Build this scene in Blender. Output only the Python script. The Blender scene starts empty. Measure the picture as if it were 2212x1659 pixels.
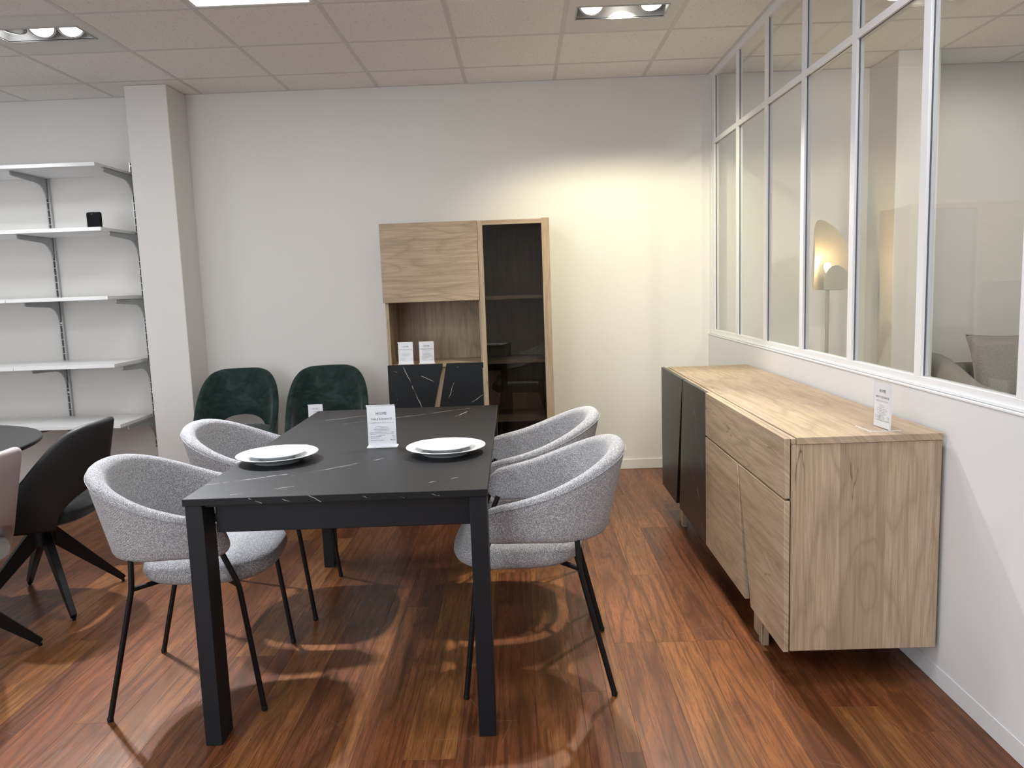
import bpy, bmesh, math, random
from mathutils import Vector, Matrix
random.seed(7)
sc = bpy.context.scene
COL = sc.collection
PI = math.pi

# ------------------------------------------------------------------ camera
def cam_axes(yaw, pitch, roll):
    cy, sy, cp, sp = math.cos(yaw), math.sin(yaw), math.cos(pitch), math.sin(pitch)
    F = Vector((-sy*cp, cy*cp, sp)); R = Vector((cy, sy, 0)); U = R.cross(F)
    cr, sr = math.cos(roll), math.sin(roll)
    return cr*R + sr*U, -sr*R + cr*U, F
R_, U_, F_ = cam_axes(0.0151, -0.1256, -0.0357)
cd = bpy.data.cameras.new('camera'); cam = bpy.data.objects.new('camera', cd); COL.objects.link(cam)
cd.sensor_fit = 'HORIZONTAL'; cd.sensor_width = 36.0; cd.lens = 36.0*1683.5/2212.0
cd.clip_start = 0.05; cd.clip_end = 60
cam.matrix_world = Matrix(((R_.x, U_.x, -F_.x, 0), (R_.y, U_.y, -F_.y, 0), (R_.z, U_.z, -F_.z, 1.3367), (0, 0, 0, 1)))
sc.camera = cam

# ------------------------------------------------------------------ world, exposure
w = bpy.data.worlds.new('world'); sc.world = w; w.use_nodes = True
w.node_tree.nodes['Background'].inputs[0].default_value = (0.9, 0.95, 1, 1)
w.node_tree.nodes['Background'].inputs[1].default_value = 0.05
vs = sc.view_settings
vs.view_transform = 'Standard'; vs.look = 'None'; vs.gamma = 1; vs.use_curve_mapping = False
vs.exposure = 0.0
try:
    sc.cycles.use_denoising = True
    sc.cycles.max_bounces = 10; sc.cycles.diffuse_bounces = 5; sc.cycles.transparent_max_bounces = 16
    sc.cycles.sample_clamp_indirect = 6
    sc.cycles.caustics_reflective = False; sc.cycles.caustics_refractive = False
except Exception:
    pass

# light levels
PANEL = 20.5            # radiance of the ceiling LED panels
COOL = (0.93, 0.95, 1.0)
WARM = (1.0, 0.945, 0.66)
NEUT = (1.0, 0.94, 0.83)
def spot(name, loc, target, power, color, size=58, blend=0.5, radius=0.04):
    l = bpy.data.lights.new(name, 'SPOT'); l.energy = power; l.color = color
    l.spot_size = math.radians(size); l.spot_blend = blend; l.shadow_soft_size = radius
    o = bpy.data.objects.new(name, l); COL.objects.link(o); o.location = loc
    o.rotation_euler = (Vector(target)-Vector(loc)).to_track_quat('-Z', 'Y').to_euler()
    return o
def area(name, i, j, rad):
    # added fill light: an unseen LED panel in a ceiling grid cell
    l = bpy.data.lights.new(name, 'AREA'); l.shape = 'SQUARE'; l.size = 0.56; l.energy = rad*PI*0.56**2; l.color = (.93, .97, 1.0)
    o = bpy.data.objects.new(name, l); COL.objects.link(o); o.location = (-2.7246+0.6*i+0.3, 3.9174+0.6*j+0.3, 2.700)
for i_, j_ in ((5, -4), (2, -5), (-2, -4), (-2, -1), (10, -6), (5, -8), (-2, -8), (2, -9)): area('added_panel_fill', i_, j_, PANEL)
# added cool fill that lifts the ceiling, as if from an unseen window
dl = bpy.data.lights.new('added_window_fill', 'AREA'); dl.shape = 'RECTANGLE'; dl.size = 2.9; dl.size_y = 2.0; dl.energy = 100; dl.color = (.84, .92, 1.0)
do = bpy.data.objects.new('added_window_fill', dl); COL.objects.link(do); do.location = (-3.1, -2.56, 1.40); do.rotation_euler = (PI/2, 0, 0)
# lamp positions in the two recessed three-lamp fixtures, and what each one is aimed at
SPOTS_R = [((0.41, 4.185), (0.05, 2.35, 0.1), 300, NEUT, 56, .04), ((0.565, 4.20), (0.78, 5.5, 0.78), 140, WARM, 100, .009), ((0.72, 4.185), (1.0, 3.15, 0.4), 170, NEUT, 66, .035)]
SPOTS_L = [((-2.575, 4.185), (-3.7, 5.3, 0.8), 60, COOL, 64, .04), ((-2.42, 4.185), (-1.75, 2.6, 0.3), 330, COOL, 58, .03), ((-2.265, 4.185), (-0.90, 2.5, 0.55), 430, COOL, 44, .04)]

# ------------------------------------------------------------------ helpers: objects
def link(o, parent=None):
    COL.objects.link(o)
    if parent is not None: o.parent = parent
    return o
def tag(o, label=None, cat=None, group=None, kind=None):
    if label: o['label'] = label
    if cat: o['category'] = cat
    if group: o['group'] = group
    if kind: o['kind'] = kind
    return o
def thing(name, label, cat, loc=(0, 0, 0), rz=0, group=None):
    o = bpy.data.objects.new(name, None); o.empty_display_size = 0.1
    link(o); o.location = loc; o.rotation_euler = (0, 0, rz)
    return tag(o, label, cat, group)
def dup(root, loc, rz, label, parent=None):
    c = root.copy(); COL.objects.link(c)
    if parent is None:
        c.location = loc; c.rotation_euler = (0, 0, rz)
        if label: c['label'] = label
    else:
        c.parent = parent
    for ch in list(root.children): dup(ch, None, None, None, c)
    return c

class Geo:
    def __init__(s): s.v = []; s.f = []
    def add(s, vs, fs):
        n = len(s.v); s.v += [tuple(q) for q in vs]; s.f += [tuple(i+n for i in f) for f in fs]; return s
    def box(s, x0, x1, y0, y1, z0, z1):
        return s.add([(x0,y0,z0),(x1,y0,z0),(x1,y1,z0),(x0,y1,z0),(x0,y0,z1),(x1,y0,z1),(x1,y1,z1),(x0,y1,z1)],
                     [(0,3,2,1),(4,5,6,7),(0,1,5,4),(1,2,6,5),(2,3,7,6),(3,0,4,7)])
    def loft(s, secs, cap0=True, cap1=True, closed=False):
        n = len(secs[0]); vs = [p for q in secs for p in q]; fs = []
        m = len(secs)
        for i in range(m if closed else m-1):
            a, b = i*n, ((i+1) % m)*n
            for j in range(n):
                k = (j+1) % n; fs.append((a+j, a+k, b+k, b+j))
        if not closed:
            if cap0: fs.append(tuple(reversed(range(n))))
            if cap1: fs.append(tuple(range((m-1)*n, m*n)))
        return s.add(vs, fs)
    def tube(s, pts, r, n=10):
        pts = [Vector(p) for p in pts]; secs = []; u = None
        for i, p in enumerate(pts):
            d = (pts[min(i+1, len(pts)-1)]-pts[max(i-1, 0)]).normalized()
            if u is None:
                u = Vector((0, 0, 1)) if abs(d.z) < 0.9 else Vector((1, 0, 0))
            u = (u-d*u.dot(d)).normalized(); w_ = d.cross(u)
            rr = r[i] if isinstance(r, (list, tuple)) else r
            secs.append([p+u*rr*math.cos(2*PI*k/n)+w_*rr*math.sin(2*PI*k/n) for k in range(n)])
        return s.loft(secs)
    def lathe(s, prof, n=40, c=(0, 0, 0)):
        secs = [[(c[0]+r*math.cos(2*PI*k/n), c[1]+r*math.sin(2*PI*k/n), c[2]+z) for k in range(n)] for r, z in prof]
        return s.loft(secs)
    def prism(s, poly, axis, a, b):
        def P(q, t):
            return (t, q[0], q[1]) if axis == 0 else (q[0], t, q[1]) if axis == 1 else (q[0], q[1], t)
        return s.loft([[P(q, a) for q in poly], [P(q, b) for q in poly]])
    def build(s, name, mat, parent=None, bevel=0, smooth=True, off=None, seg=1):
        me = bpy.data.meshes.new(name)
        v = s.v if off is None else [(x-off[0], y-off[1], z-off[2]) for x, y, z in s.v]
        me.from_pydata(v, [], s.f)
        bm = bmesh.new(); bm.from_mesh(me)
        bmesh.ops.recalc_face_normals(bm, faces=bm.faces)
        if bevel:
            es = [e for e in bm.edges if len(e.link_faces) == 2 and e.calc_face_angle(0) > 0.5]
            bmesh.ops.bevel(bm, geom=es, offset=bevel, segments=seg, affect='EDGES', profile=0.5)
        bm.to_mesh(me); bm.free()
        if mat: me.materials.append(mat)
        if smooth:
            me.polygons.foreach_set('use_smooth', [True]*len(me.polygons))
            me.set_sharp_from_angle(angle=math.radians(38))
        me.update()
        return link(bpy.data.objects.new(name, me), parent)
def box(name, mat, b, parent=None, bevel=0, off=None):
    return Geo().box(*b).build(name, mat, parent, bevel, off=off)
def smoothpath(pts, r=0.03, n=5):
    pts = [Vector(p) for p in pts]; out = [pts[0]]
    for i in range(1, len(pts)-1):
        a = pts[i]+(pts[i-1]-pts[i]).normalized()*r; b = pts[i]+(pts[i+1]-pts[i]).normalized()*r
        for k in range(n+1):
            t = k/n; out.append((1-t)**2*a+2*t*(1-t)*pts[i]+t*t*b)
    return out+[pts[-1]]
def sgnpow(x, e): return math.copysign(abs(x)**e, x)

# ------------------------------------------------------------------ helpers: materials
class NT:
    def __init__(s, name):
        s.m = bpy.data.materials.new(name); s.m.use_nodes = True; s.t = s.m.node_tree
        s.b = s.t.nodes['Principled BSDF']; s.out = s.t.nodes['Material Output']
    def n(s, typ, ins=None, **props):
        nd = s.t.nodes.new('ShaderNode'+typ)
        for k, v in props.items(): setattr(nd, k, v)
        for k, v in (ins or {}).items(): s.set(nd, k, v)
        return nd
    def set(s, nd, k, v):
        i = nd.inputs[k]
        if isinstance(v, bpy.types.NodeSocket): s.t.links.new(v, i)
        elif isinstance(v, bpy.types.Node): s.t.links.new(v.outputs[0], i)
        else: i.default_value = v
    def p(s, **kw):
        names = dict(color='Base Color', rough='Roughness', metal='Metallic', spec='Specular IOR Level', normal='Normal', coat='Coat Weight',
                     sheen='Sheen Weight', sheenr='Sheen Roughness', emit='Emission Color', estr='Emission Strength', alpha='Alpha', coatr='Coat Roughness', trans='Transmission Weight')
        for k, v in kw.items():
            if k in ('color', 'emit') and isinstance(v, tuple) and len(v) == 3: v = (*v, 1)
            s.set(s.b, names[k], v)
        return s.m
    def math(s, op, a, b=None, c=None, clamp=False):
        nd = s.n('Math', operation=op, use_clamp=clamp); s.set(nd, 0, a)
        if b is not None: s.set(nd, 1, b)
        if c is not None: s.set(nd, 2, c)
        return nd.outputs[0]
    def vm(s, op, a, b=None, scale=None):
        nd = s.n('VectorMath', operation=op); s.set(nd, 0, a)
        if b is not None: s.set(nd, 1, b)
        if scale is not None: s.set(nd, 'Scale', scale)
        return nd.outputs['Value'] if op in ('LENGTH', 'DOT_PRODUCT', 'DISTANCE') else nd.outputs['Vector']
    def ramp(s, fac, stops, interp='LINEAR'):
        nd = s.n('ValToRGB', {0: fac}); r = nd.color_ramp; r.interpolation = interp
        while len(r.elements) < len(stops): r.elements.new(0.5)
        for e, (pos, c) in zip(r.elements, stops):
            e.position = pos; e.color = (*c, 1) if len(c) == 3 else c
        return nd.outputs[0]
    def mix(s, fac, a, b, blend='MIX'):
        nd = s.n('Mix', data_type='RGBA', blend_type=blend); s.set(nd, 0, fac)
        for k, v in ((6, a), (7, b)):
            if isinstance(v, tuple) and len(v) == 3: v = (*v, 1)
            s.set(nd, k, v)
        return nd.outputs[2]
    def obj(s): return s.n('TexCoord').outputs['Object']
    def rnd(s): return s.n('ObjectInfo').outputs['Random']
    def noise(s, vec, scale, detail=3, rough=0.5, dist=0):
        nd = s.n('TexNoise', {'Vector': vec, 'Scale': scale, 'Detail': detail, 'Roughness': rough, 'Distortion': dist}); return nd.outputs[0]
    def bump(s, h, strength=0.2, dist=0.002):
        return s.n('Bump', {'Height': h, 'Strength': strength, 'Distance': dist}).outputs[0]
    def scale(s, vec, v): return s.vm('MULTIPLY', vec, v)

def plain(name, color, rough=0.5, metal=0.0, spec=0.5, **kw):
    return NT(name).p(color=color, rough=rough, metal=metal, spec=spec, **kw)

def paint(name, color, rough=0.75):
    t = NT(name); c = t.obj()
    n = t.noise(c, 260, 2, 0.5); big = t.noise(c, 1.3, 3, 0.5)
    col = t.mix(big, tuple(x*0.97 for x in color), tuple(min(1, x*1.02) for x in color))
    return t.p(color=col, rough=rough, spec=0.25, normal=t.bump(n, 0.06, 0.001))

def oak(name, axis, board=0.145, tone=1.08):
    t = NT(name); c = t.obj(); rn = t.rnd()
    sp = t.n('SeparateXYZ', {0: c}); ax = [sp.outputs[k] for k in range(3)]
    al = ax[axis]; oth = [ax[k] for k in range(3) if k != axis]
    ac = t.math('ADD', t.math('ADD', oth[0], oth[1]), t.math('MULTIPLY', rn, 3.7))
    idx = t.math('FLOOR', t.math('DIVIDE', ac, board))
    wn = t.n('TexWhiteNoise', {'W': t.math('ADD', idx, t.math('MULTIPLY', rn, 71.0))}, noise_dimensions='1D').outputs[0]
    q = t.n('CombineXYZ', {0: t.math('ADD', al, t.math('MULTIPLY', wn, 23.0)), 1: ac, 2: t.math('MULTIPLY', wn, 11.0)}).outputs[0]
    # knots bend the rings round them
    kv = t.n('TexVoronoi', {'Vector': t.scale(q, (2.1, 5.2, 1)), 'Scale': 1.0, 'Randomness': 1.0})
    kon = t.math('GREATER_THAN', t.n('SeparateColor', {0: kv.outputs['Color']}).outputs[0], 0.72)
    kn = t.math('MULTIPLY', t.n('MapRange', {0: kv.outputs['Distance'], 1: 0.0, 2: 0.34, 3: 1.0, 4: 0.0}).outputs[0], kon)
    wob = t.noise(t.scale(q, (3.0, 22, 1)), 1.0, 2, 0.5)
    low = t.noise(t.scale(q, (0.85, 5.5, 1)), 1.0, 2, 0.45, 0.25)
    rr = t.math('ADD', t.math('ADD', t.math('MULTIPLY', low, 17.0), t.math('MULTIPLY', kn, 3.2)), t.math('MULTIPLY', wob, 1.3))
    rings = t.math('POWER', t.math('PINGPONG', rr, 1.0), 3.5)
    fib = t.noise(t.scale(q, (9, 340, 1)), 1.0, 3, 0.6)
    fib2 = t.noise(t.scale(q, (2.2, 70, 1)), 1.0, 4, 0.6, 0.2)
    tone_n = t.noise(t.scale(q, (0.7, 4.0, 1)), 1.0, 3, 0.5)
    k = tone
    base = t.ramp(tone_n, [(0.3, (.315*k, .238*k, .165*k)), (0.5, (.385*k, .298*k, .208*k)), (0.7, (.445*k, .348*k, .246*k))])
    base = t.mix(t.math('MULTIPLY', wn, 0.75), base, (.445*k, .345*k, .240*k))
    base = t.mix(t.math('MULTIPLY', rings, 0.48), base, (.215*k, .155*k, .104*k))
    base = t.mix(t.ramp(fib2, [(0.36, (.5, .5, .5)), (0.52, (0, 0, 0))]), base, (.235*k, .172*k, .118*k))
    base = t.mix(t.ramp(fib, [(0.38, (.4, .4, .4)), (0.54, (0, 0, 0))]), base, (.205*k, .148*k, .10*k))
    # open cracks: thin wandering lines in a few places, dark knot hearts
    cr = t.math('ABSOLUTE', t.math('SUBTRACT', t.noise(t.scale(q, (1.5, 16, 1)), 1.0, 3, 0.55, 0.3), 0.5))
    cm = t.math('MULTIPLY', t.ramp(cr, [(0.0, (1, 1, 1)), (0.010, (0, 0, 0))]), t.ramp(t.noise(t.scale(q, (1.9, 6.5, 1)), 1.0, 1, 0.5), [(0.63, (0, 0, 0)), (0.68, (.85, .85, .85))]))
    base = t.mix(cm, base, (.085*k, .058*k, .040*k))
    base = t.mix(t.math('MULTIPLY', t.math('POWER', kn, 5.0), 0.75), base, (.12*k, .082*k, .055*k))
    return t.p(color=base, rough=0.5, spec=0.32, normal=t.bump(fib2, 0.10, 0.0006))

def marble(name, segs, base=(.0085, .009, .0105), rough=0.42, spec=0.22):
    t = NT(name); c = t.obj()
    wob = t.n('TexNoise', {'Vector': c, 'Scale': 9.0, 'Detail': 4.0}).outputs[1]
    pos = t.vm('ADD', c, t.vm('SCALE', t.vm('SUBTRACT', wob, (0.5, 0.5, 0.5)), scale=0.03))
    tot = None
    brk = t.noise(c, 14, 3, 0.6)
    for a, b, wd in segs:
        a, b = Vector(a), Vector(b); d = b-a
        pa = t.vm('SUBTRACT', pos, tuple(a))
        h = t.math('MULTIPLY', t.vm('DOT_PRODUCT', pa, tuple(d)), 1.0/d.length_squared, clamp=True)
        e = t.vm('SUBTRACT', pa, t.vm('SCALE', tuple(d), scale=h))
        l = t.n('MapRange', {0: t.vm('LENGTH', e), 1: wd, 2: wd*0.25, 3: 0.0, 4: 1.0}).outputs[0]
        tot = l if tot is None else t.math('MAXIMUM', tot, l)
    cl = t.noise(c, 5, 5, 0.6)
    col = t.mix(cl, tuple(x*0.75 for x in base), tuple(x*1.35 for x in base))
    if tot is not None:
        tot = t.math('MULTIPLY', tot, t.n('MapRange', {0: brk, 1: 0.36, 2: 0.6, 3: 0.22, 4: 1.0}).outputs[0])
        col = t.mix(tot, col, (.50, .49, .48))
    gr = t.noise(c, 420, 2, 0.5)
    return t.p(color=col, rough=rough, spec=spec, normal=t.bump(gr, 0.08, 0.0005))

def weave(name, dark, mid, light, scale=300, bumps=0.5):
    t = NT(name); c = t.obj()
    # tufts of a basket weave: a slightly irregular lattice, turned off the axes so that it runs diagonally
    m = t.n('Mapping', {0: c, 'Rotation': (0.6, 0.5, 0.75)}).outputs[0]
    vo = t.n('TexVoronoi', {'Vector': m, 'Scale': scale, 'Randomness': 0.55})
    cell = t.n('SeparateColor', {0: vo.outputs['Color']}).outputs[0]
    col = t.ramp(cell, [(0.0, tuple(.5*a+.5*b for a, b in zip(dark, mid))), (0.18, mid), (0.5, mid), (0.75, light), (1.0, light)])
    dst = t.n('MapRange', {0: vo.outputs['Distance'], 1: 0.25, 2: 0.62, 3: 1.0, 4: 0.0}).outputs[0]
    col = t.mix(t.math('MULTIPLY', t.math('SUBTRACT', 1.0, dst), 0.85), col, dark)
    return t.p(color=col, rough=0.95, spec=0.1, sheen=0.2, sheenr=0.5, normal=t.bump(dst, bumps, 0.0022))

def velvet(name, a, b, sheen=0.6):
    t = NT(name); c = t.obj()
    n = t.noise(t.vm('MULTIPLY', c, (1, 1, 1.6)), 9, 5, 0.65, 0.8); f = t.noise(t.scale(c, (260, 260, 60)), 1.0, 2, 0.5)
    col = t.ramp(n, [(0.3, a), (0.52, tuple((x+y)/2*0.9 for x, y in zip(a, b))), (0.75, b)])
    return t.p(color=col, rough=1.0, spec=0.03, sheen=sheen, sheenr=0.4, normal=t.bump(f, 0.2, 0.001))

def leather(name, col, rough=0.45):
    t = NT(name); c = t.obj(); v = t.n('TexVoronoi', {'Vector': c, 'Scale': 420.0}).outputs[0]
    n = t.noise(c, 4, 3, 0.5)
    return t.p(color=t.mix(n, tuple(x*0.85 for x in col), tuple(x*1.12 for x in col)), rough=rough, spec=0.4, normal=t.bump(v, 0.12, 0.0008))

def glass(name, tint, refl=0.9):
    t = NT(name)
    tr = t.n('BsdfTransparent', {0: (*tint, 1)}); gl = t.n('BsdfGlossy', {0: (1, 1, 1, 1), 'Roughness': 0.0})
    ge = t.n('NewGeometry')
    cs = t.math('ABSOLUTE', t.vm('DOT_PRODUCT', ge.outputs['Normal'], ge.outputs['Incoming']))
    fr = t.math('MULTIPLY_ADD', t.math('POWER', t.math('SUBTRACT', 1.0, cs), 5.0), 0.96, 0.04)
    fac = t.math('MULTIPLY', fr, refl)
    mx = t.n('MixShader', {0: fac, 1: tr.outputs[0], 2: gl.outputs[0]})
    t.t.links.new(mx.outputs[0], t.out.inputs[0]); return t.m

def emit(name, col, s):
    t = NT(name); e = t.n('Emission', {0: (*col, 1), 1: s}); t.t.links.new(e.outputs[0], t.out.inputs[0]); return t.m

def floor_mat():
    t = NT('jatoba_laminate'); c = t.obj(); oi = t.n('ObjectInfo')
    rnd = oi.outputs['Random']; pc = oi.outputs['Color']
    off = t.n('CombineXYZ', {0: t.math('MULTIPLY', rnd, 23.0), 1: t.math('MULTIPLY', rnd, 57.0), 2: 0.0}).outputs[0]
    c = t.vm('ADD', c, off)
    n1 = t.noise(t.scale(c, (7.5, 0.9, 1)), 1.0, 5, 0.6, 0.5)
    rg = t.math('PINGPONG', t.math('MULTIPLY', t.noise(t.scale(c, (6.5, 0.75, 1)), 1.0, 2, 0.4, 0.3), 15.0), 1.0)
    pores = t.noise(t.scale(c, (300, 12, 1)), 1.0, 3, 0.65)
    streak = t.noise(t.scale(c, (70, 1.6, 1)), 1.0, 4, 0.65, 0.4)
    col = t.mix(t.ramp(n1, [(0.3, (0, 0, 0)), (0.7, (1, 1, 1))]), t.mix(1.0, pc, (.62, .60, .60), 'MULTIPLY'), t.mix(1.0, pc, (1.28, 1.25, 1.2), 'MULTIPLY'))
    col = t.mix(t.ramp(rg, [(0.0, (.75, .75, .75)), (0.35, (0, 0, 0))]), col, t.mix(1.0, pc, (.46, .41, .39), 'MULTIPLY'))
    col = t.mix(t.ramp(rg, [(0.80, (0, 0, 0)), (1.0, (.45, .45, .45))]), col, t.mix(1.0, pc, (1.5, 1.5, 1.4), 'MULTIPLY'))
    col = t.mix(t.ramp(streak, [(0.38, (.8, .8, .8)), (0.50, (0, 0, 0))]), col, t.mix(1.0, pc, (.42, .40, .38), 'MULTIPLY'))
    col = t.mix(t.ramp(pores, [(0.38, (.7, .7, .7)), (0.5, (0, 0, 0))]), col, t.mix(1.0, pc, (.40, .36, .34), 'MULTIPLY'))
    ro = t.n('MapRange', {0: pores, 1: 0.3, 2: 0.6, 3: 0.42, 4: 0.28}).outputs[0]
    # fine scratches from use
    sv = t.n('TexVoronoi', {'Vector': t.vm('ADD', t.scale(t.n('TexCoord').outputs['Object'], (2.6, 2.1, 1)), t.vm('SCALE', t.n('TexNoise', {'Scale': 1.7}).outputs[1], scale=0.06)), 'Scale': 1.0}, feature='DISTANCE_TO_EDGE').outputs[0]
    sm = t.math('MULTIPLY', t.ramp(sv, [(0.0, (.14, .14, .14)), (0.003, (0, 0, 0))]), t.ramp(t.noise(t.n('TexCoord').outputs['Object'], 3.0, 2), [(0.5, (0, 0, 0)), (0.6, (1, 1, 1))]))
    col = t.mix(sm, col, (.6, .42, .34))
    return t.p(color=col, rough=ro, spec=0.32, normal=t.bump(pores, 0.10, 0.0006))

def tile_mat():
    t = NT('mineral_ceiling_tile'); c = t.obj()
    off = t.n('CombineXYZ', {0: t.math('MULTIPLY', t.rnd(), 40.0), 1: t.math('MULTIPLY', t.rnd(), 70.0), 2: 0.0}).outputs[0]
    c = t.vm('ADD', c, off)
    v = t.n('TexVoronoi', {'Vector': t.scale(c, (1, 1, 1)), 'Scale': 105.0, 'Randomness': 1.0})
    cell = t.n('SeparateColor', {0: v.outputs['Color']}).outputs[1]
    rad = t.n('MapRange', {0: cell, 1: 0.40, 2: 1.0, 3: 0.02, 4: 0.27}).outputs[0]
    hole = t.math('LESS_THAN', v.outputs['Distance'], rad)
    v2 = t.n('TexVoronoi', {'Vector': c, 'Scale': 210.0}); hole2 = t.math('LESS_THAN', v2.outputs['Distance'], 0.17)
    hh = t.math('MAXIMUM', t.math('MULTIPLY', hole, 0.7), t.math('MULTIPLY', hole2, 0.25))
    n = t.noise(c, 160, 3, 0.6)
    col = t.mix(hh, t.mix(n, (.85, .825, .80), (.93, .905, .88)), (.16, .145, .13))
    return t.p(color=col, rough=0.95, spec=0.05, normal=t.bump(t.math('SUBTRACT', n, hh), 0.35, 0.002))

WALL = paint('warm_white_wall_paint', (.74, .725, .70))
WALLR = paint('cool_white_wall_paint', (.71, .715, .73))
WHITE = plain('white_lacquer', (.80, .80, .80), 0.35)
SKIRT = plain('skirting_white', (.74, .72, .69), 0.45)
ALU = plain('white_powder_coated_aluminium', (.80, .81, .83), 0.4)
GASKET = plain('grey_gasket', (.12, .125, .14), 0.7)
TEE = plain('ceiling_grid_steel', (.66, .645, .625), 0.5)
TILE = tile_mat()
PLATE_STEEL = plain('painted_steel_plate', (.72, .715, .70), 0.5)
BLACK = plain('black_powder_coat', (.005, .0052, .006), 0.42, spec=0.3)
BLACKM = plain('black_matt_frame', (.0075, .0085, .0115), 0.48, spec=0.28)
OAKX, OAKY, OAKZ = oak('oak_grain_x', 0), oak('oak_grain_y', 1), oak('oak_grain_z', 2)
BOUCLE = weave('grey_tweed_weave', (.14, .14, .15), (.50, .50, .525), (.80, .80, .825), 400, 0.6)
GREEN = velvet('dark_green_velvet', (.012, .022, .0205), (.042, .068, .062), 0.25)
BLKVEL = velvet('anthracite_velvet', (.010, .011, .012), (.035, .036, .037), 0.4)
LTVEL = velvet('pale_grey_velvet', (.30, .31, .30), (.42, .43, .42), 0.3)
BLKLEA = leather('black_leather', (.017, .0175, .019), 0.55)
TAUPE = leather('taupe_leather', (.36, .315, .31), 0.5)
PORC = plain('white_porcelain', (.56, .585, .60), 0.15, spec=0.5)
GALV = plain('galvanised_steel', (.52, .53, .53), 0.35, metal=0.75)
GALVD = plain('grey_bracket_paint', (.36, .37, .37), 0.45, metal=0.3)
SLOTD = plain('slot_back_steel', (.30, .31, .31), 0.6)
PANE = glass('clear_glass', (.95, .96, .955))
SMOKE = glass('smoked_glass', (.56, .56, .55), 0.7)
ACRYL = glass('clear_acrylic', (.97, .97, .97), 0.2)
ACREDGE = plain('frosted_acrylic_edge', (.72, .72, .72), 0.3)
PAPER = plain('white_paper', (.80, .82, .86), 0.6)
INK = plain('black_ink', (.012, .012, .016), 0.6)
INKG = plain('grey_ink', (.09, .09, .11), 0.6)
LIGHTP = emit('led_panel', (1.0, .985, .97), PANEL)
LAMPC = emit('cool_lamp_face', (1, 1, 1), 7)
HOUSE = plain('lamp_housing_grey', (.42, .42, .42), 0.45)
LAMPW = emit('warm_lamp_face', (1, .95, .85), 7)
CHAMP = plain('champagne_metal', (.36, .335, .28), 0.5, metal=0.25)
SOFA = weave('taupe_linen', (.26, .245, .23), (.40, .385, .365), (.52, .50, .48), 420, 0.3)
DEVICE = plain('black_plastic', (.004, .0045, .006), 0.5, spec=0.12)
FLOOR = floor_mat()

# ------------------------------------------------------------------ room dimensions
YB, XP, ZC, HC = 5.502, 1.3123, 2.7057, 1.3367
X0, X1, Y0 = -4.9, 4.7, -2.6

# ------------------------------------------------------------------ floor
fl = tag(box('floor', plain('floor_underlay', (.10, .045, .025), 0.6), (X0, X1, Y0, YB+0.05, -0.06, -0.004)), kind='structure')
cols = [tuple(.72*v for v in c_) for c_ in ((.255, .092, .034), (.29, .110, .039), (.225, .080, .032), (.33, .138, .047), (.205, .074, .034), (.28, .104, .036), (.245, .084, .034), (.31, .124, .043), (.215, .081, .036))]
# strip boundaries across the room, some boards being two narrower strips
edges = [1.310, 1.218, 1.069, 0.920, 0.765, 0.610, 0.461, 0.304, 0.239, 0.154]
while edges[-1] > -3.9: edges.append(edges[-1]-random.choice([.15, .15, .15, .085, .065]))
lens = 1.36
rp = random.Random(31)
for i in range(len(edges)-1):
    xa, xb = edges[i+1], edges[i]
    ph = {5: 2.085, 6: 2.77, 7: 2.083, 4: 2.77}.get(i, rp.uniform(1.2, 2.5))
    ya = ph - lens*3
    while ya < YB:
        yb = ya+lens*(0.5 if rp.random() < 0.12 else 1)
        a_, b_ = max(ya, 0.9), min(yb, YB-0.001)
        if b_-a_ > 0.03:
            o = Geo().box(xa+0.0002, xb-0.0002, a_+0.0002, b_-0.0002, -0.010, 0.0).build('plank', FLOOR, fl, 0.0004)
            k = rp.choice(cols); j = rp.uniform(.88, 1.12); o.color = (k[0]*j, k[1]*j, k[2]*j, 1)
        ya = yb
box('floor_board', plain('floor_far_boards', (.16, .06, .028), 0.4), (X0, X1, Y0, 0.9, -0.010, -0.001), fl)
box('floor_board', fl.children[-1].data.materials[0], (XP+0.06, X1, 0.9, YB, -0.010, -0.001), fl)
box('floor_board', fl.children[-1].data.materials[0], (X0, edges[-1], 0.9, YB, -0.010, -0.001), fl)

# ------------------------------------------------------------------ walls
tag(box('wall_back', WALL, (X0-0.1, X1+0.1, YB, YB+0.1, -0.05, 3.0)), kind='structure')
tag(box('wall_left', WALL, (X0-0.1, X0, Y0, YB, -0.05, 3.0)), kind='structure')
tag(box('wall_front', WALL, (X0-0.1, X1+0.1, Y0-0.1, Y0, -0.05, 3.0)), kind='structure')
tag(box('wall_far_right', WALL, (X1, X1+0.1, Y0, YB, -0.05, 3.0)), kind='structure')
tag(box('wall_column_left', WALL, (-2.519, -2.244, 5.209, YB, 0, ZC), bevel=0.003), kind='structure')
tag(box('wall_column_right', WALL, (2.405, 2.672, 5.104, YB, 0, ZC), bevel=0.003), kind='structure')
tag(box('wall_right', WALLR, (XP, XP+0.075, Y0, YB, 0, 0.946), bevel=0.002), kind='structure')
bb = Geo().box(-2.244, XP, YB-0.012, YB, 0, 0.070).box(X0, -2.519, YB-0.012, YB, 0, 0.070)
tag(bb.build('baseboard_back', SKIRT, None, 0.002), kind='structure')
cb = Geo().box(-2.531, -2.232, 5.197, 5.209, 0, 0.07).box(-2.244, -2.232, 5.209, YB-0.012, 0, 0.07).box(-2.531, -2.519, 5.209, YB-0.012, 0, 0.07)
tag(cb.build('baseboard_column', SKIRT, None, 0.002), kind='structure')
tag(box('baseboard_right', WALLR, (XP-0.003, XP, Y0, YB-0.012, 0, 0.063), bevel=0.0012), kind='structure')

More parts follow.
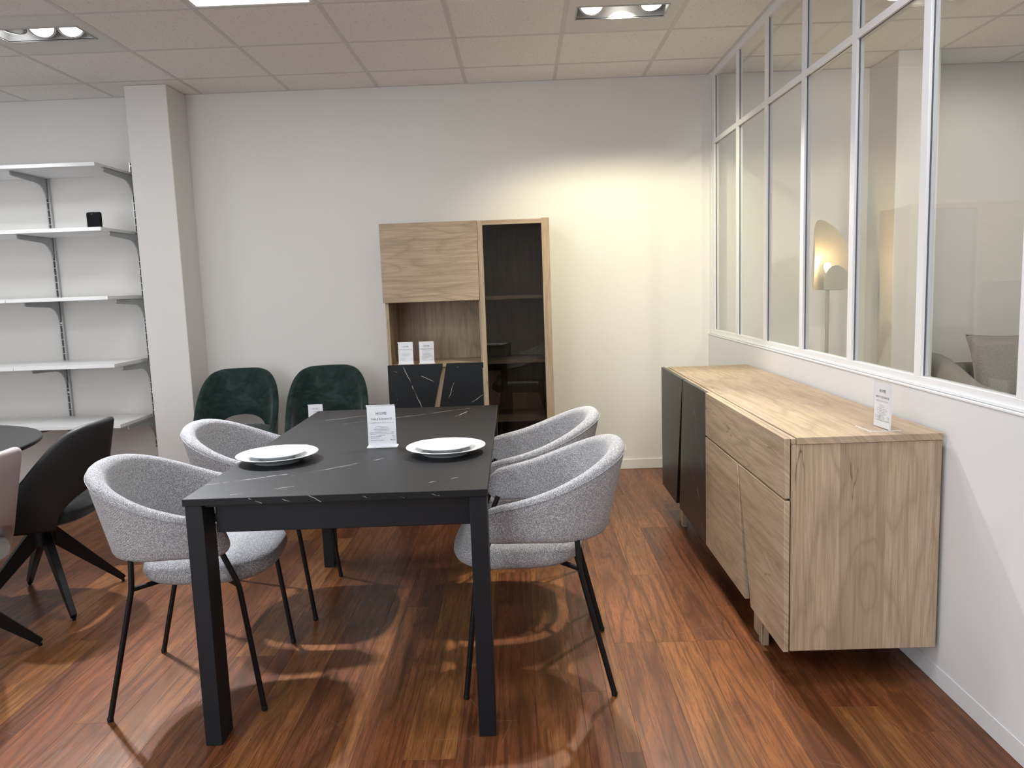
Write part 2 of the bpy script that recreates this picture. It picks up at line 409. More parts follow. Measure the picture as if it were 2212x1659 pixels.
# ------------------------------------------------------------------ ceiling: lay-in tiles on a steel grid
GX, GY, G = -2.7246, 3.9174, 0.6
ce = tag(box('ceiling', PLATE_STEEL, (X0, X1, Y0, YB, 2.95, 3.0)), kind='structure')
PANELS = {(2, -1)}
SPOTT = {(0, 0), (5, 0)}
tmesh = None
for i in range(-4, 13):
    for j in range(-11, 3):
        xa, xb = max(GX+G*i, X0), min(GX+G*(i+1), X1)
        ya, yb = max(GY+G*j, Y0), min(GY+G*(j+1), YB)
        if xb-xa < 0.03 or yb-ya < 0.03 or (i, j) in PANELS or (i, j) in SPOTT: continue
        full = abs(xb-xa-G) < 1e-6 and abs(yb-ya-G) < 1e-6
        if full and tmesh is not None:
            o = bpy.data.objects.new('ceiling_tile', tmesh); link(o, ce)
        else:
            o = Geo().box(0.004, xb-xa-0.004, 0.004, yb-ya-0.004, 0, 0.014).build('ceiling_tile', TILE, ce, 0.001)
            if full: tmesh = o.data
        o.location = (xa, ya, ZC+0.0015)
for i in range(-3, 13):
    x = GX+G*i
    if X0 < x < X1: box('main_tee', TEE, (x-0.012, x+0.012, Y0, YB, ZC, ZC+0.0012), ce)
for j in range(-10, 3):
    y = GY+G*j
    if j >= -2:
        for i in range(-4, 13):
            xa, xb = max(GX+G*i+0.0122, X0), min(GX+G*(i+1)-0.0122, X1)
            if xb-xa > 0.02: box('cross_tee', TEE, (xa, xb, y-0.011, y+0.011, ZC, ZC+0.001), ce)
    else:
        box('cross_tee', TEE, (X0, X1, y-0.011, y+0.011, ZC+0.0002, ZC+0.0012), ce)
ang = Geo().box(X0, X1, YB-0.014, YB, ZC-0.0008, ZC+0.001).box(XP-0.004, XP+0.03, Y0, YB-0.014, ZC-0.001, ZC+0.001)
ang.build('edge_angle', TEE, ce)

# ------------------------------------------------------------------ ceiling lights
def led_panel(i, j, label):
    xa, ya = GX+G*i+0.012, GY+G*j+0.012; s = G-0.024
    t = thing('ceiling_panel_light', label, 'ceiling light', (xa+s/2, ya+s/2, ZC), 0, 'square LED ceiling panels')
    h = s/2
    f = Geo()
    for b in ((-h, h, -h, -h+0.018), (-h, h, h-0.018, h), (-h, -h+0.018, -h+0.018, h-0.018), (h-0.018, h, -h+0.018, h-0.018)):
        f.box(*b, 0.0, 0.022)
    f.build('frame', WHITE, t, 0.001)
    box('diffuser', LIGHTP, (-h+0.018, h-0.018, -h+0.018, h-0.018, 0.008, 0.016), t)
led_panel(2, -1, 'square white LED panel light at the top edge left of centre')

def spot_fixture(x0, y0, ox0, ox1, oy0, oy1, lamps, tag_l, facem):
    cx, cy = x0+G/2, y0+G/2
    t = thing('recessed_spotlight', tag_l, 'ceiling light', (cx, cy, ZC), 0)
    h = G/2-0.0125
    a0, a1, b0, b1 = ox0-cx, ox1-cx, oy0-cy, oy1-cy
    g = Geo()
    for b in ((-h, h, -h, b0), (-h, h, b1, h), (-h, a0, b0, b1), (a1, h, b0, b1)): g.box(*b, 0.0006, 0.004)
    g.build('cover_plate', PLATE_STEEL, t)
    g = Geo(); e = 0.006
    for b in ((a0-e, a1+e, b0-e, b0), (a0-e, a1+e, b1, b1+e), (a0-e, a0, b0, b1), (a1, a1+e, b0, b1)): g.box(*b, -0.003, 0.10)
    g.box(a0, a1, b0, b1, 0.135, 0.14)
    g.build('housing', HOUSE, t)
    for k, ((lx, ly), tgt, pw, colr, size, rad) in enumerate(lamps):
        lz = 0.048 if rad < 0.02 else 0.034
        p = Vector((lx-cx, ly-cy, lz)); d = (Vector(tgt)-Vector((lx, ly, ZC+lz))).normalized()
        q = d.to_track_quat('-Z', 'Y').to_matrix()
        def tr(v): return tuple(p+q @ Vector(v))
        prof = [(0.044, 0.0), (0.058, 0.0), (0.061, 0.004), (0.061, 0.012), (0.048, 0.030), (0.026, 0.046), (0.016, 0.058)]
        gg = Geo(); n = 28
        gg.loft([[tr((r*math.cos(2*PI*m/n), r*math.sin(2*PI*m/n), z)) for m in range(n)] for r, z in prof])
        lp = gg.build('lamp', PLATE_STEEL, t)
        gg = Geo(); gg.loft([[tr((r*math.cos(2*PI*m/n), r*math.sin(2*PI*m/n), z)) for m in range(n)] for r, z in ((0.056, -0.002), (0.054, -0.003), (0.02, -0.004))])
        gg.build('lamp_glass', facem, lp)
        gg = Geo()
        gg.tube([tr((0.066*math.cos(2*PI*m/24), 0.066*math.sin(2*PI*m/24), 0.006)) for m in range(25)], 0.003, 6)
        gg.build('gimbal_ring', GALV, lp)
        wp = Vector((lx, ly, ZC+lz))+d*0.012
        spot('spot_beam', wp, tgt, pw, colr, size, 1.0 if rad < 0.02 else 0.6, rad)
spot_fixture(GX+G*5, GY, 0.336, 0.792, 4.112, 4.292, SPOTS_R, 'recessed triple spotlight in the ceiling nearest the glass partition', LAMPW)
spot_fixture(GX, GY, -2.655, -2.190, 4.092, 4.284, SPOTS_L, 'recessed triple spotlight in the ceiling at the left edge', LAMPC)
# spotlights of the same kind in the neighbouring room, out of view, aimed at its back wall and sofa
spot('spot_beam', (2.3, 3.2, ZC-0.02), (2.3, 5.5, 1.3), 95, NEUT, 75, 0.5, 0.12)
spot('spot_beam', (3.3, 3.2, ZC-0.02), (3.3, 5.4, 1.1), 95, NEUT, 75, 0.5, 0.12)
# added spotlight, unseen behind the camera, filling the sideboard end
spot('spot_beam', (0.9, 0.3, ZC-0.02), (1.15, 2.7, 0.6), 60, COOL, 70)

# ------------------------------------------------------------------ glazed partition
FX = 1.325
wi = tag(bpy.data.objects.new('window_1', None), kind='structure'); link(wi)
ZB, ZT, ZM0, ZM1 = 0.988, 2.665, 2.229, 2.260
mc = [4.827-0.551*k for k in range(10)]
mw = 0.0225
def frame_piece(name, y0, y1, z0, z1, parent):
    o = box(name, ALU, (FX, FX+0.010, y0, y1, z0, z1), parent, 0.001)
    box('glazing_gasket', GASKET, (FX+0.010, FX+0.0165, y0+0.002, y1-0.002, z0+0.002 if z1-z0 < 0.2 else z0, z1-0.002 if z1-z0 < 0.2 else z1), o)
    box('rear_bead', ALU, (FX+0.0165, FX+0.030, y0, y1, z0, z1), o, 0.001)
    return o
for y in mc: frame_piece('mullion', y-mw, y+mw, ZB, ZT, wi)
frame_piece('mullion', 5.375, 5.430, ZB, ZT, wi)
box('wall_jamb', ALU, (FX-0.004, FX+0.034, 5.440, YB, 0.956, ZC), wi, 0.001)
box('jamb_gap', GASKET, (FX+0.004, FX+0.03, 5.43, 5.44, 0.966, ZT), wi)
ys = [5.375]+[y+s*mw for y in mc for s in (1, -1)]
for k in range(0, len(ys)-1, 2):
    ya, yb = ys[k+1], ys[k]
    if k > 0: ya, yb = ys[k+1], ys[k]
    frame_piece('transom', ya, yb, ZM0, ZM1, wi)
    box('glass_pane', PANE, (FX+0.0115, FX+0.0155, ya-0.004, yb+0.004, ZB-0.004, ZM0+0.004), wi)
    box('glass_pane', PANE, (FX+0.0115, FX+0.0155, ya-0.004, yb+0.004, ZM1-0.004, ZT+0.004), wi)
yN = mc[-1]-mw
box('bottom_rail', ALU, (FX, FX+0.030, yN, 5.44, 0.966, ZB), wi, 0.0012)
box('sill_trim', ALU, (FX-0.007, FX+0.036, yN, YB, 0.954, 0.966), wi, 0.003)
box('sill_bead', ALU, (XP-0.002, FX+0.042, yN, YB, 0.946, 0.953), wi, 0.001)
box('top_rail', ALU, (FX, FX+0.030, yN, 5.44, ZT, ZC), wi, 0.0012)

# ------------------------------------------------------------------ extending dining table
TR = 0.0113
tx, ty = -0.562, 2.9676         # centre
dt = thing('dining_table', 'long black marble-effect dining table with black square legs', 'table', (tx, ty, 0), TR)
def tl(x, y):                    # world -> table local
    dx, dy = x-tx, y-ty; c, s = math.cos(TR), math.sin(TR)
    return (c*dx+s*dy, -s*dx+c*dy)
TW, TL, TH = 0.4393, 0.7966, 0.7609
def sg(a, b, wd=0.0024, z=TH):
    return ((*tl(*a), z), (*tl(*b), z), wd)
segs = [sg((-.75, 2.42), (-.585, 2.554)), sg((-.585, 2.554), (-.36, 2.75)), sg((-.20, 2.852), (-.125, 2.873)),
        sg((-.70, 3.40), (-.189, 3.742), 0.0028), sg((-.31, 3.469), (-.225, 3.685), 0.003), sg((-.80, 3.352), (-.71, 3.413), 0.003),
        sg((-.901, 3.473), (-.70, 3.59), 0.003), sg((-1.002, 2.326), (-.77, 2.44), 0.003), sg((-.86, 2.20), (-.70, 2.28), 0.0022),
        sg((-.33, 2.25), (-.20, 2.34), 0.002), sg((-.28, 3.35), (-.24, 3.40), 0.0025)]
fy = 2.171
for x, dxx in ((-.995, .012), (-.87, .03), (-.80, .035), (-.72, .05), (-.63, .035), (-.5, .06), (-.39, .04), (-.30, .06)):
    segs.append(((*tl(x, fy), TH), (*tl(x+dxx, fy), TH-0.020), 0.0013))
box('tabletop', marble('black_marble_laminate', segs), (-TW, TW, -TL, TL, TH-0.021, TH), dt, 0.0012)
for sx in (-1, 1):
    for sy in (-1, 1):
        xa, xb = sorted((sx*(TW-0.004), sx*(TW-0.054))); ya, yb = sorted((sy*(TL-0.006), sy*(TL-0.096)))
        box('leg', BLACKM, (xa, xb, ya, yb, 0, TH-0.021), dt, 0.0015)
for sy in (-1, 1):
    ya, yb = sorted((sy*(TL-0.055), sy*(TL-0.075)))
    box('apron', BLACKM, (-TW+0.072, TW-0.054, ya, yb, TH-0.118, TH-0.032), dt, 0.002)
for sx in (-1, 1):
    xa, xb = sorted((sx*(TW-0.072), sx*(TW-0.092)))
    box('apron', BLACKM, (xa, xb, -TL+0.096, TL-0.096, TH-0.118, TH-0.021), dt, 0.002)
box('extension_runner', BLACKM, (-TW+0.056, TW-0.056, -TL+0.02, TL-0.02, TH-0.030, TH-0.021), dt, 0.001)

# ------------------------------------------------------------------ upholstered shells
def upath(half, rear, tipx, conv=0.0, e=2.0/2.35, nr=46, ns=14):
    """plan of a wrap-around back from the -y tip to the +y tip; returns points with outward normals"""
    pts = []
    for k in range(ns): 
        x = tipx*(1-k/ns); pts.append((x, -(half-conv*(x/tipx)**2)))
    for k in range(nr+1):
        th = -PI/2+PI*k/nr
        pts.append((-rear*sgnpow(math.cos(th), e), half*sgnpow(math.sin(th), e)))
    for k in range(1, ns+1):
        x = tipx*k/ns; pts.append((x, half-conv*(x/tipx)**2))
    # even resample
    d = [0]
    for a, b in zip(pts, pts[1:]): d.append(d[-1]+math.hypot(b[0]-a[0], b[1]-a[1]))
    L = d[-1]
    def at(s):
        s = min(max(s, 0), L)
        for i in range(len(d)-1):
            if d[i+1] >= s-1e-9:
                t = (s-d[i])/max(1e-9, d[i+1]-d[i]); return Vector((pts[i][0]*(1-t)+pts[i+1][0]*t, pts[i][1]*(1-t)+pts[i+1][1]*t))
    return at, L
def shell(half, rear, tipx, thick, ztop, zbot, lean, tip_r, zc, conv=0.0, extra_s=(), piping=0.0):
    at, L = upath(half, rear, tipx, conv)
    S = set()
    for k in range(61): S.add(round(L*k/60, 5))
    for k in range(1, 10):
        q = tip_r*(1-math.cos(PI/2*k/9)); S.add(round(q, 5)); S.add(round(L-q, 5))
    for q in extra_s: S.add(round(L/2+q, 5)); S.add(round(L/2-q, 5))
    S = sorted(S); secs = []; pipe = []
    for s in S:
        p = at(s); a, b = at(s-0.006), at(s+0.006); tg = (b-a).normalized(); nv = Vector((tg.y, -tg.x))
        if nv.dot(p-Vector((tipx*0.5, 0))) < 0: nv = -nv
        zt, zb = ztop(p, abs(s-L/2)), zbot(p, abs(s-L/2)); t = thick(p)
        dd = min(s, L-s)
        if dd < tip_r:
            q = math.sqrt(max(0.0, 1-(1-dd/tip_r)**2)); q = max(q, 0.04)
            zt = zc+(zt-zc)*q; zb = zc-(zc-zb)*q; t = t*max(0.35, q)
        r = min(t/2, (zt-zb)/2*0.98)
        rb = r*0.7
        prof = []
        for k in range(9):
            an = PI*k/8; prof.append((-t/2+t/2*(1+math.cos(an)), zt-r+r*math.sin(an)))
        for k in range(1, 5): prof.append((-t/2, zt-r+(zb+rb-zt+r)*k/5))
        for k in range(7):
            an = PI+PI*k/6; prof.append((t/2*math.cos(an), zb+rb+rb*math.sin(an)))
        for k in range(1, 5): prof.append((t/2, zb+rb+(zt-r-zb-rb)*k/5))
        sec = []
        for o_, z in prof:
            of = o_-t/2+lean(p)*(z-0.62); sec.append((p.x+nv.x*of, p.y+nv.y*of, z))
        secs.append(sec)
        if piping:
            z = zt-r*0.75; of = lean(p)*(z-0.62)+0.001; pipe.append((p.x+nv.x*of, p.y+nv.y*of, z))
    return Geo().loft(secs), pipe
def pillow(prof, hx, hy, cx, n=3.0, m=48, taper=0.0):
    secs = []
    for s, z in prof:
        ring = []
        for k in range(m):
            a = 2*PI*k/m; x = sgnpow(math.cos(a), 2/n)*hx*s; y = sgnpow(math.sin(a), 2/n)*hy*s
            y *= 1+taper*(x/hx); ring.append((cx+x, y, z))
        secs.append(ring)
    return Geo().loft(secs)

# grey tweed armchairs (local +x is forward)
def make_tub_chair(label):
    t = thing('dining_armchair', label, 'chair', group='grey dining armchairs round the black table')
    def zt(p, s):
        d = 0.10-p.x
        return 0.657+(0.19*d+0.56*d*d if d > 0 else 0.25*d)
    g, pipe = shell(0.288, 0.272, 0.185, lambda p: 0.056-0.012*max(0, p.x)/0.185-(0.010*max(0, (p.x+0.27)/0.27) if p.x < 0 else 0.010), zt,
                    lambda p, s: 0.527-0.018*max(0, -p.x/0.27), lambda p: 0.10+0.14*max(0, min(1, -p.x/0.27)), 0.055, 0.570, 0.012, piping=1)
    g.build('backrest', BOUCLE, t)
    Geo().tube(pipe, 0.0014, 6).build('piping', BOUCLE, t)
    prof = [(0.55, .420), (0.80, .421), (0.91, .427), (0.97, .438), (1.0, .454), (0.992, .468), (0.96, .482), (0.90, .493), (0.80, .501), (0.65, .507), (0.45, .511), (0.2, .513)]
    pillow(prof, 0.221, 0.238, 0.064, 2.9, 56, 0.05).build('seat', BOUCLE, t)
    for sx, sy in ((1, 1), (1, -1), (-1, 1), (-1, -1)):
        if sx > 0: pts = [(0.142, sy*.236, .545), (0.193, sy*.242, .428), (0.243, sy*.244, 0.008)]
        else: pts = [(-0.130, sy*.232, .56), (-0.137, sy*.236, .432), (-0.240, sy*.240, 0.008)]
        lg = Geo().tube(smoothpath(pts, 0.025), 0.0092, 10).build('leg', BLACK, t)
        x, y, z = pts[2]
        Geo().lathe([(0.006, 0), (0.0098, 0.002), (0.0102, 0.012), (0.009, 0.016)], 12, (x, y, 0)).build('foot_cap', BLACK, lg)
    fr = Geo()
    for sy in (1, -1):
        fr.tube([(0.193, sy*.240, .425), (0.10, sy*.12, .420)], 0.0085, 8)
        fr.tube([(-0.137, sy*.234, .430), (-0.06, sy*.12, .420)], 0.0085, 8)
        fr.tube([(0.10, sy*.12, .420), (-0.06, sy*.12, .420)], 0.0085, 8)
    fr.box(-0.06, 0.10, -0.125, 0.125, 0.414, 0.424)
    fr.build('seat_frame', BLACK, t)
    return t
ch = make_tub_chair('grey tweed armchair on the left of the black table, nearest the camera')
ch.location = (-1.140, 2.585, 0); ch.rotation_euler = (0, 0, math.radians(5.5))
dup(ch, (-1.134, 3.290, 0), math.radians(1.0), 'grey tweed armchair half hidden behind the left plate, in front of the green chairs')
dup(ch, (0.026, 2.640, 0), math.radians(179.0), 'grey tweed armchair on the right of the black table, nearest the camera')
dup(ch, (0.004, 3.290, 0), math.radians(180.5), 'grey tweed armchair right of the table, in front of the tall cabinet')

# leather and velvet chairs with an arched opening under the back
def make_arch_chair(name, label, outer, seatm, group, drop=0.0):
    t = thing(name, label, 'chair', group=group)
    tab = [(-.30, .845), (-.27, .842), (-.24, .822), (-.20, .775), (-.15, .712), (-.095, .648), (-.03, .582), (.05, .520), (.12, .482), (.18, .460)]
    def zt(p, s):
        u = p.x
        for (a, za), (b, zb_) in zip(tab, tab[1:]):
            if u <= b: return za+(zb_-za)*max(0, (u-a)/(b-a))-drop
        return tab[-1][1]-drop
    def zb(p, s): return 0.380+(0.152*math.sqrt(max(0, 1-(s/0.245)**2)) if s < 0.245 else 0)
    g, pipe = shell(0.272, 0.285, 0.175, lambda p: 0.040, zt, zb, lambda p: 0.08+0.12*max(0, -p.x/0.285), 0.07, 0.46, 0.01,
                    extra_s=(0.20, 0.22, 0.232, 0.239, 0.243, 0.245))
    g.build('back_shell', outer, t)
    prof = [(0.6, .392), (0.9, .394), (0.98, .405), (1.0, .425), (0.99, .445), (0.95, .462), (0.85, .472), (0.5, .480), (0.2, .482)]
    pillow(prof, 0.250, 0.232, 0.020, 3.0, 48, 0.05).build('seat', seatm, t)
    b = Geo().lathe([(0.03, .262), (0.046, .272), (0.048, .345), (0.07, .36), (0.12, .385), (0.125, .394)], 24)
    b.build('hub', BLACK, t)
    for sx, sy in ((1, 1), (1, -1), (-1, 1), (-1, -1)):
        d = Vector((sx*.225, sy*.225, 0)).normalized(); w_ = Vector((-d.y, d.x, 0))
        secs = []
        for r, z, hw, hh in ((0.02, .325, .017, .036), (0.315, .0165, .011, .013)):
            c = d*r+Vector((0, 0, z)); up = (Vector((0, 0, 1))+d*0.9).normalized()
            secs.append([c+w_*hw-up*hh, c-w_*hw-up*hh, c-w_*hw+up*hh, c+w_*hw+up*hh])
        lg = Geo().loft(secs).build('leg', BLACK, t, 0.002)
        f = d*0.313
        Geo().lathe([(0.006, 0), (0.007, 0.002), (0.007, 0.010)], 10, (f.x, f.y, 0)).build('foot_pad', BLACK, lg)
    return t
sw = make_arch_chair('swivel_chair', 'black leather swivel chair with an arched back opening and four splayed legs', BLKLEA, BLKVEL, 'swivel chairs at the left table', 0.026)
sw.location = (-2.160, 3.335, 0); sw.rotation_euler = (0, 0, PI+math.radians(2))
s2 = make_arch_chair('swivel_chair', 'taupe leather swivel chair cut off by the left edge', TAUPE, LTVEL, 'swivel chairs at the left table', 0.026)
s2.location = (-2.165, 2.680, 0); s2.rotation_euler = (0, 0, PI+math.radians(-3))
gc = make_arch_chair('velvet_chair', 'dark green velvet chair in the corner beside the white column', GREEN, GREEN, 'green velvet chairs along the back wall')
gc.location = (-1.880, 4.985, 0); gc.rotation_euler = (0, 0, -PI/2+math.radians(9))
dup(gc, (-1.285, 4.985, 0), -PI/2+math.radians(7), 'dark green velvet chair with a price card on its seat')

# ------------------------------------------------------------------ oval black table at the far left
lt = thing('oval_table', 'black rounded table cut off by the left edge, with swivel chairs', 'table', (-3.20, 2.75, 0))
ring = lambda hx, hy, z, n=3.0: [(sgnpow(math.cos(2*PI*k/96), 2/n)*hx, sgnpow(math.sin(2*PI*k/96), 2/n)*hy, z) for k in range(96)]
Geo().loft([ring(1.120, .925, .726), ring(1.168, .972, .740), ring(1.176, .980, .746), ring(1.175, .979, .757), ring(1.172, .976, .760)]).build('tabletop', plain('black_ceramic_top', (.012, .012, .013), 0.35, spec=0.35), lt)
Geo().box(-.85, .88, -.68, .68, .695, .726).build('under_frame', BLACKM, lt, 0.003)
for sy in (-1, 1): Geo().box(-.16, .06, sy*.32-.05, sy*.32+.05, 0.02, .695).build('leg', BLACKM, lt, 0.004)
Geo().box(-.34, .24, -.46, .46, 0, .022).build('base_plate', BLACKM, lt, 0.004)

# ------------------------------------------------------------------ plates
def plate(name, label, x, y, z, R, h):
    t = thing(name, label, 'plate', (x, y, z), 0, 'white plates on the dining table')
    s = R
    prof = [(0.002, 0.0042), (s*.52, .0035), (s*.55, 0.0), (s*.60, 0.0), (s*.63, .005), (s*.80, h*.62), (s*.985, h*.93), (s, h), (s*.985, h*1.02), (s*.82, h*.83), (s*.66, h*.50), (s*.58, .0085), (s*.4, .0072), (0.002, .0072)]
    Geo().lathe(prof, 72).build('dish', PORC, t)
    Geo().tube([(s*.994*math.cos(2*PI*k/72), s*.994*math.sin(2*PI*k/72), h*1.0) for k in range(73)], 0.0016, 6).build('rim', PORC, t)
    return t
zt = TH
for (x, y, nm) in ((-.866, 2.655, 'left'), (-.281, 2.690, 'right')):
    plate('dinner_plate', f'large white dinner plate under a smaller plate, {nm} place setting', x, y, zt+0.0002, .139, .026)
    plate('dessert_plate', f'small white plate stacked on the {nm} dinner plate', x-0.004, y+0.006, zt+0.0086, .098, .021)

# ------------------------------------------------------------------ price cards
def text_geo(lines):
    """lines: (string, size, x, z, align) in the card plane; returns a Geo with y = 0"""
    obs = []
    for s_, size, x, z, al in lines:
        cu = bpy.data.curves.new('t', 'FONT'); cu.body = s_; cu.size = size; cu.align_x = al; cu.resolution_u = 1
        ob = bpy.data.objects.new('t', cu); COL.objects.link(ob); obs.append((ob, x, z))
    dg = bpy.context.evaluated_depsgraph_get(); g = Geo()
    for ob, x, z in obs:
        me = bpy.data.meshes.new_from_object(ob.evaluated_get(dg))
        g.add([(v.co.x+x, 0, v.co.y+z) for v in me.vertices], [tuple(p.vertices) for p in me.polygons])
        bpy.data.meshes.remove(me)
    for ob, x, z in obs:
        cu = ob.data; bpy.data.objects.remove(ob); bpy.data.curves.remove(cu)
    return g
def card(label, loc, rz, w_, h_, lines, style, tilt=0.0, group='price cards on the furniture'):
    t = thing('price_card', label, 'sign', loc, rz, group)
    ca, sa = math.cos(tilt), math.sin(tilt)
    def T(g, y):
        g.v = [(x, y*ca+(z)*sa+0.0, z*ca-y*sa) for x, yy, z in g.v for y in (yy+y_,)] if False else [(x, (yy+y)*ca+z*sa, z*ca-(yy+y)*sa) for x, yy, z in g.v]
        return g
    zb = 0.004
    T(Geo().box(-w_/2, w_/2, 0.0, 0.0006, zb, h_), 0).build('paper', PAPER, t)
    bold = [l for l in lines if l[5]]; thin = [l for l in lines if not l[5]]
    if bold: T(text_geo([l[:5] for l in bold]), -0.0006).build('lettering', INK, t, smooth=False)['kind'] = 'stuff'
    if thin: T(text_geo([l[:5] for l in thin]), -0.0006).build('lettering', INKG, t, smooth=False)['kind'] = 'stuff'
    if style == 'L':
        T(Geo().box(-w_/2-.002, w_/2+.002, -0.003, -0.0012, 0.003, h_+.006), 0).build('holder', ACRYL, t)
        T(Geo().box(-w_/2-.002, w_/2+.002, 0.0012, 0.003, 0.003, h_+.003), 0).build('holder', ACRYL, t)
        Geo().box(-w_/2-.002, w_/2+.002, -0.058, 0.036, 0, 0.0028).build('foot', ACREDGE if style == 'T' else ACRYL, t, 0.0006)
        e = Geo().box(-w_/2-.002, w_/2+.002, -0.060, -0.058, 0, 0.003).box(w_/2+.0012, w_/2+.0026, -0.058, 0.036, 0, 0.003)
        e.v += []; e.build('foot_edge', ACREDGE, t)
        T(Geo().box(w_/2+.0012, w_/2+.0028, -0.003, 0.003, 0.002, h_+.002), 0).build('holder_edge', ACREDGE, t)
    else:
        T(Geo().box(-w_/2-.001, w_/2+.001, -0.0022, -0.0010, 0.004, h_), 0).build('holder', ACRYL, t)
        Geo().box(-w_/2-.004, w_/2+.004, -0.016, 0.024, 0, 0.0055).build('foot', ACREDGE, t, 0.001)
        T(Geo().box(-w_/2-.003, w_/2-.002, 0.0012, 0.004, h_-.002, h_+.005), 0).build('top_clip', GALV if style == 'T' else ACREDGE, t, 0.0005)
    return t
def std_lines(title, w_, h_, dims, body, rows, total, k=1.0, ht=0.0145):
    L = [('HOME', ht*k, 0, h_-.031*k, 'CENTER', True), (title, .0098*k, 0, h_-.050*k, 'CENTER', False), (dims, .0058*k, 0, h_-.062*k, 'CENTER', False)]
    z = h_-.075*k
    for b in body: L.append((b, .0047*k, 0, z, 'CENTER', False)); z -= .0056*k
    z = .040*k
    for a, b in rows:
        L.append((a, .0048*k, -w_/2+.010*k, z, 'LEFT', False)); L.append((b, .0052*k, w_/2-.004*k, z, 'RIGHT', False)); z -= .0060*k
    L.append(('Prix Total TTC emporté', .0048*k, -w_/2+.010*k, z-.003*k, 'LEFT', False)); L.append((total, .0075*k, w_/2-.004*k, z-.003*k, 'RIGHT', True))
    return L
body_t = ['2 allonges de 40 cm', 'Pieds en aluminium laqué', 'Table haute qualité finition mat', 'Corps mélaminé de 22 mm', 'Ouverture de synchronisation allonges intégrées', 'Panneaux de bois de haute densité en stratifié', 'marbre noir']
rows_t = [('Prix de vente public', '875 €'), ('Eco-participation', '17 €')]
card('table price card reading TABLE ÉLÉGANCE standing on the black table', (-0.528, 2.822, TH+0.0004), math.radians(2), .104, .152,
     std_lines('TABLE ÉLÉGANCE', .104, .152, 'L. 160/240 cm x H. 76 cm x P. 90 cm', body_t, rows_t, '892 €', 1.0), 'T', 0.03)
card('narrow-looking price card standing on the oak sideboard', (1.152, 2.498, 0.8353), -PI/2+math.radians(3), .100, .148,
     std_lines('BAHUT ÉLÉGANCE', .100, .148, 'L. 214 cm x H. 84 cm x P. 50 cm', ['Portes et tiroir', 'à fermeture douce', 'Finition chêne et marbre noir', 'Corps en panneaux de haute densité', 'Portes décor marbre', 'Pieds en panneaux mélaminés', 'Tiroir intégré', 'Charnières de qualité', 'réglables en hauteur', 'Fabrication soignée en Europe'], rows_t, '1 190 €', 0.98), 'L', 0.02)
card('price card standing at the left in the cabinet niche, reading OPTION ÉCLAIRAGE', (-0.768, 5.098, 0.8462), 0, .097, .142,
     std_lines('OPTION ÉCLAIRAGE', .097, .142, '', ['Éclairage à LED pour niche', 'avec interrupteur et câble', 'à fixer sous le panneau', 'de la niche ouverte'], rows_t, '89 €', 0.95), 'S', 0.05)
card('price card standing at the right in the cabinet niche, reading VAISSELIER ÉLÉGANCE', (-0.630, 5.098, 0.8462), 0, .097, .142,
     std_lines('VAISSELIER ÉLÉGANCE', .097, .142, 'L. 108 cm x H. 176 cm', body_t, rows_t, '1 290 €', 0.95), 'S', 0.05)
card('price card on the seat of the right green velvet chair', (-1.335, 4.90, 0.4835), math.radians(4), .092, .140,
     std_lines('CHAISE', .092, .140, 'L. 58 cm x H. 84 cm', ['Velours vert', 'Pieds en métal noir'], rows_t, '199 €', 0.9), 'S', 0.08)

# ------------------------------------------------------------------ tall cabinet on the back wall
YF = 5.06
ct = thing('display_cabinet', 'tall oak display cabinet with smoked glass door and black marble doors', 'cabinet', (-0.35, 5.28, 0))
o_ = (-0.35, 5.28, 0)
yb = 5.485
def cb_(name, m, b, par=ct, bev=0.0012): return box(name, m, b, par, bev, off=o_)
cb_('side_panel', OAKZ, (-0.882, -0.860, YF+0.02, yb, 0.06, 1.752))
cb_('divider_panel', OAKZ, (-0.272, -0.252, YF+0.012, yb, 0.06, 1.752))
cb_('side_panel', OAKZ, (0.164, 0.190, YF+0.012, yb, 0.06, 1.752))
cb_('top_panel', OAKX, (-0.860, -0.272, YF+0.02, yb, 1.730, 1.752)); cb_('top_panel', OAKX, (-0.252, 0.164, YF+0.02, yb, 1.730, 1.752))
cb_('bottom_panel', OAKX, (-0.860, -0.272, YF+0.02, yb, 0.06, 0.082)); cb_('bottom_panel', OAKX, (-0.252, 0.164, YF+0.02, yb, 0.06, 0.082))
cb_('back_panel', OAKZ, (-0.860, -0.272, yb-0.008, yb, 0.082, 1.730)); cb_('back_panel', OAKZ, (-0.252, 0.164, yb-0.008, yb, 0.082, 1.730))
cb_('niche_floor', OAKX, (-0.860, -0.272, YF+0.006, yb-0.008, 0.824, 0.846))
cb_('niche_top', OAKX, (-0.860, -0.272, YF+0.02, yb-0.008, 1.258, 1.278))
cb_('flap_door', OAKX, (-0.892, -0.266, YF, YF+0.02, 1.252, 1.757))
dsegs = [((-.789, YF, .845), (-.672, YF, .56), .0032), ((-.672, YF, .56), (-.60, YF, .30), .003), ((-.668, YF, .771), (-.588, YF, .735), .0024), ((-.866, YF, .815), (-.825, YF, .798), .002),
         ((-.458, YF, .718), (-.523, YF, .545), .0028), ((-.423, YF, .827), (-.442, YF, .80), .002), ((-.273, YF, .632), (-.39, YF, .55), .0026), ((-.84, YF, .70), (-.83, YF, .60), .0016)]
CM = marble('black_marble_cabinet_doors', [(tuple(Vector(a)-Vector(o_)), tuple(Vector(b)-Vector(o_)), wd) for a, b, wd in dsegs], (.010, .012, .0145), 0.4)
g = Geo().prism([(-0.886, 0.075), (-0.71, 0.075), (-0.524, 0.846), (-0.886, 0.846)], 1, YF, YF+0.02); g.build('left_door', CM, ct, 0.001, off=o_)
g = Geo().prism([(-0.655, 0.075), (-0.268, 0.075), (-0.268, 0.846), (-0.500, 0.846)], 1, YF, YF+0.02); g.build('right_door', CM, ct, 0.001, off=o_)
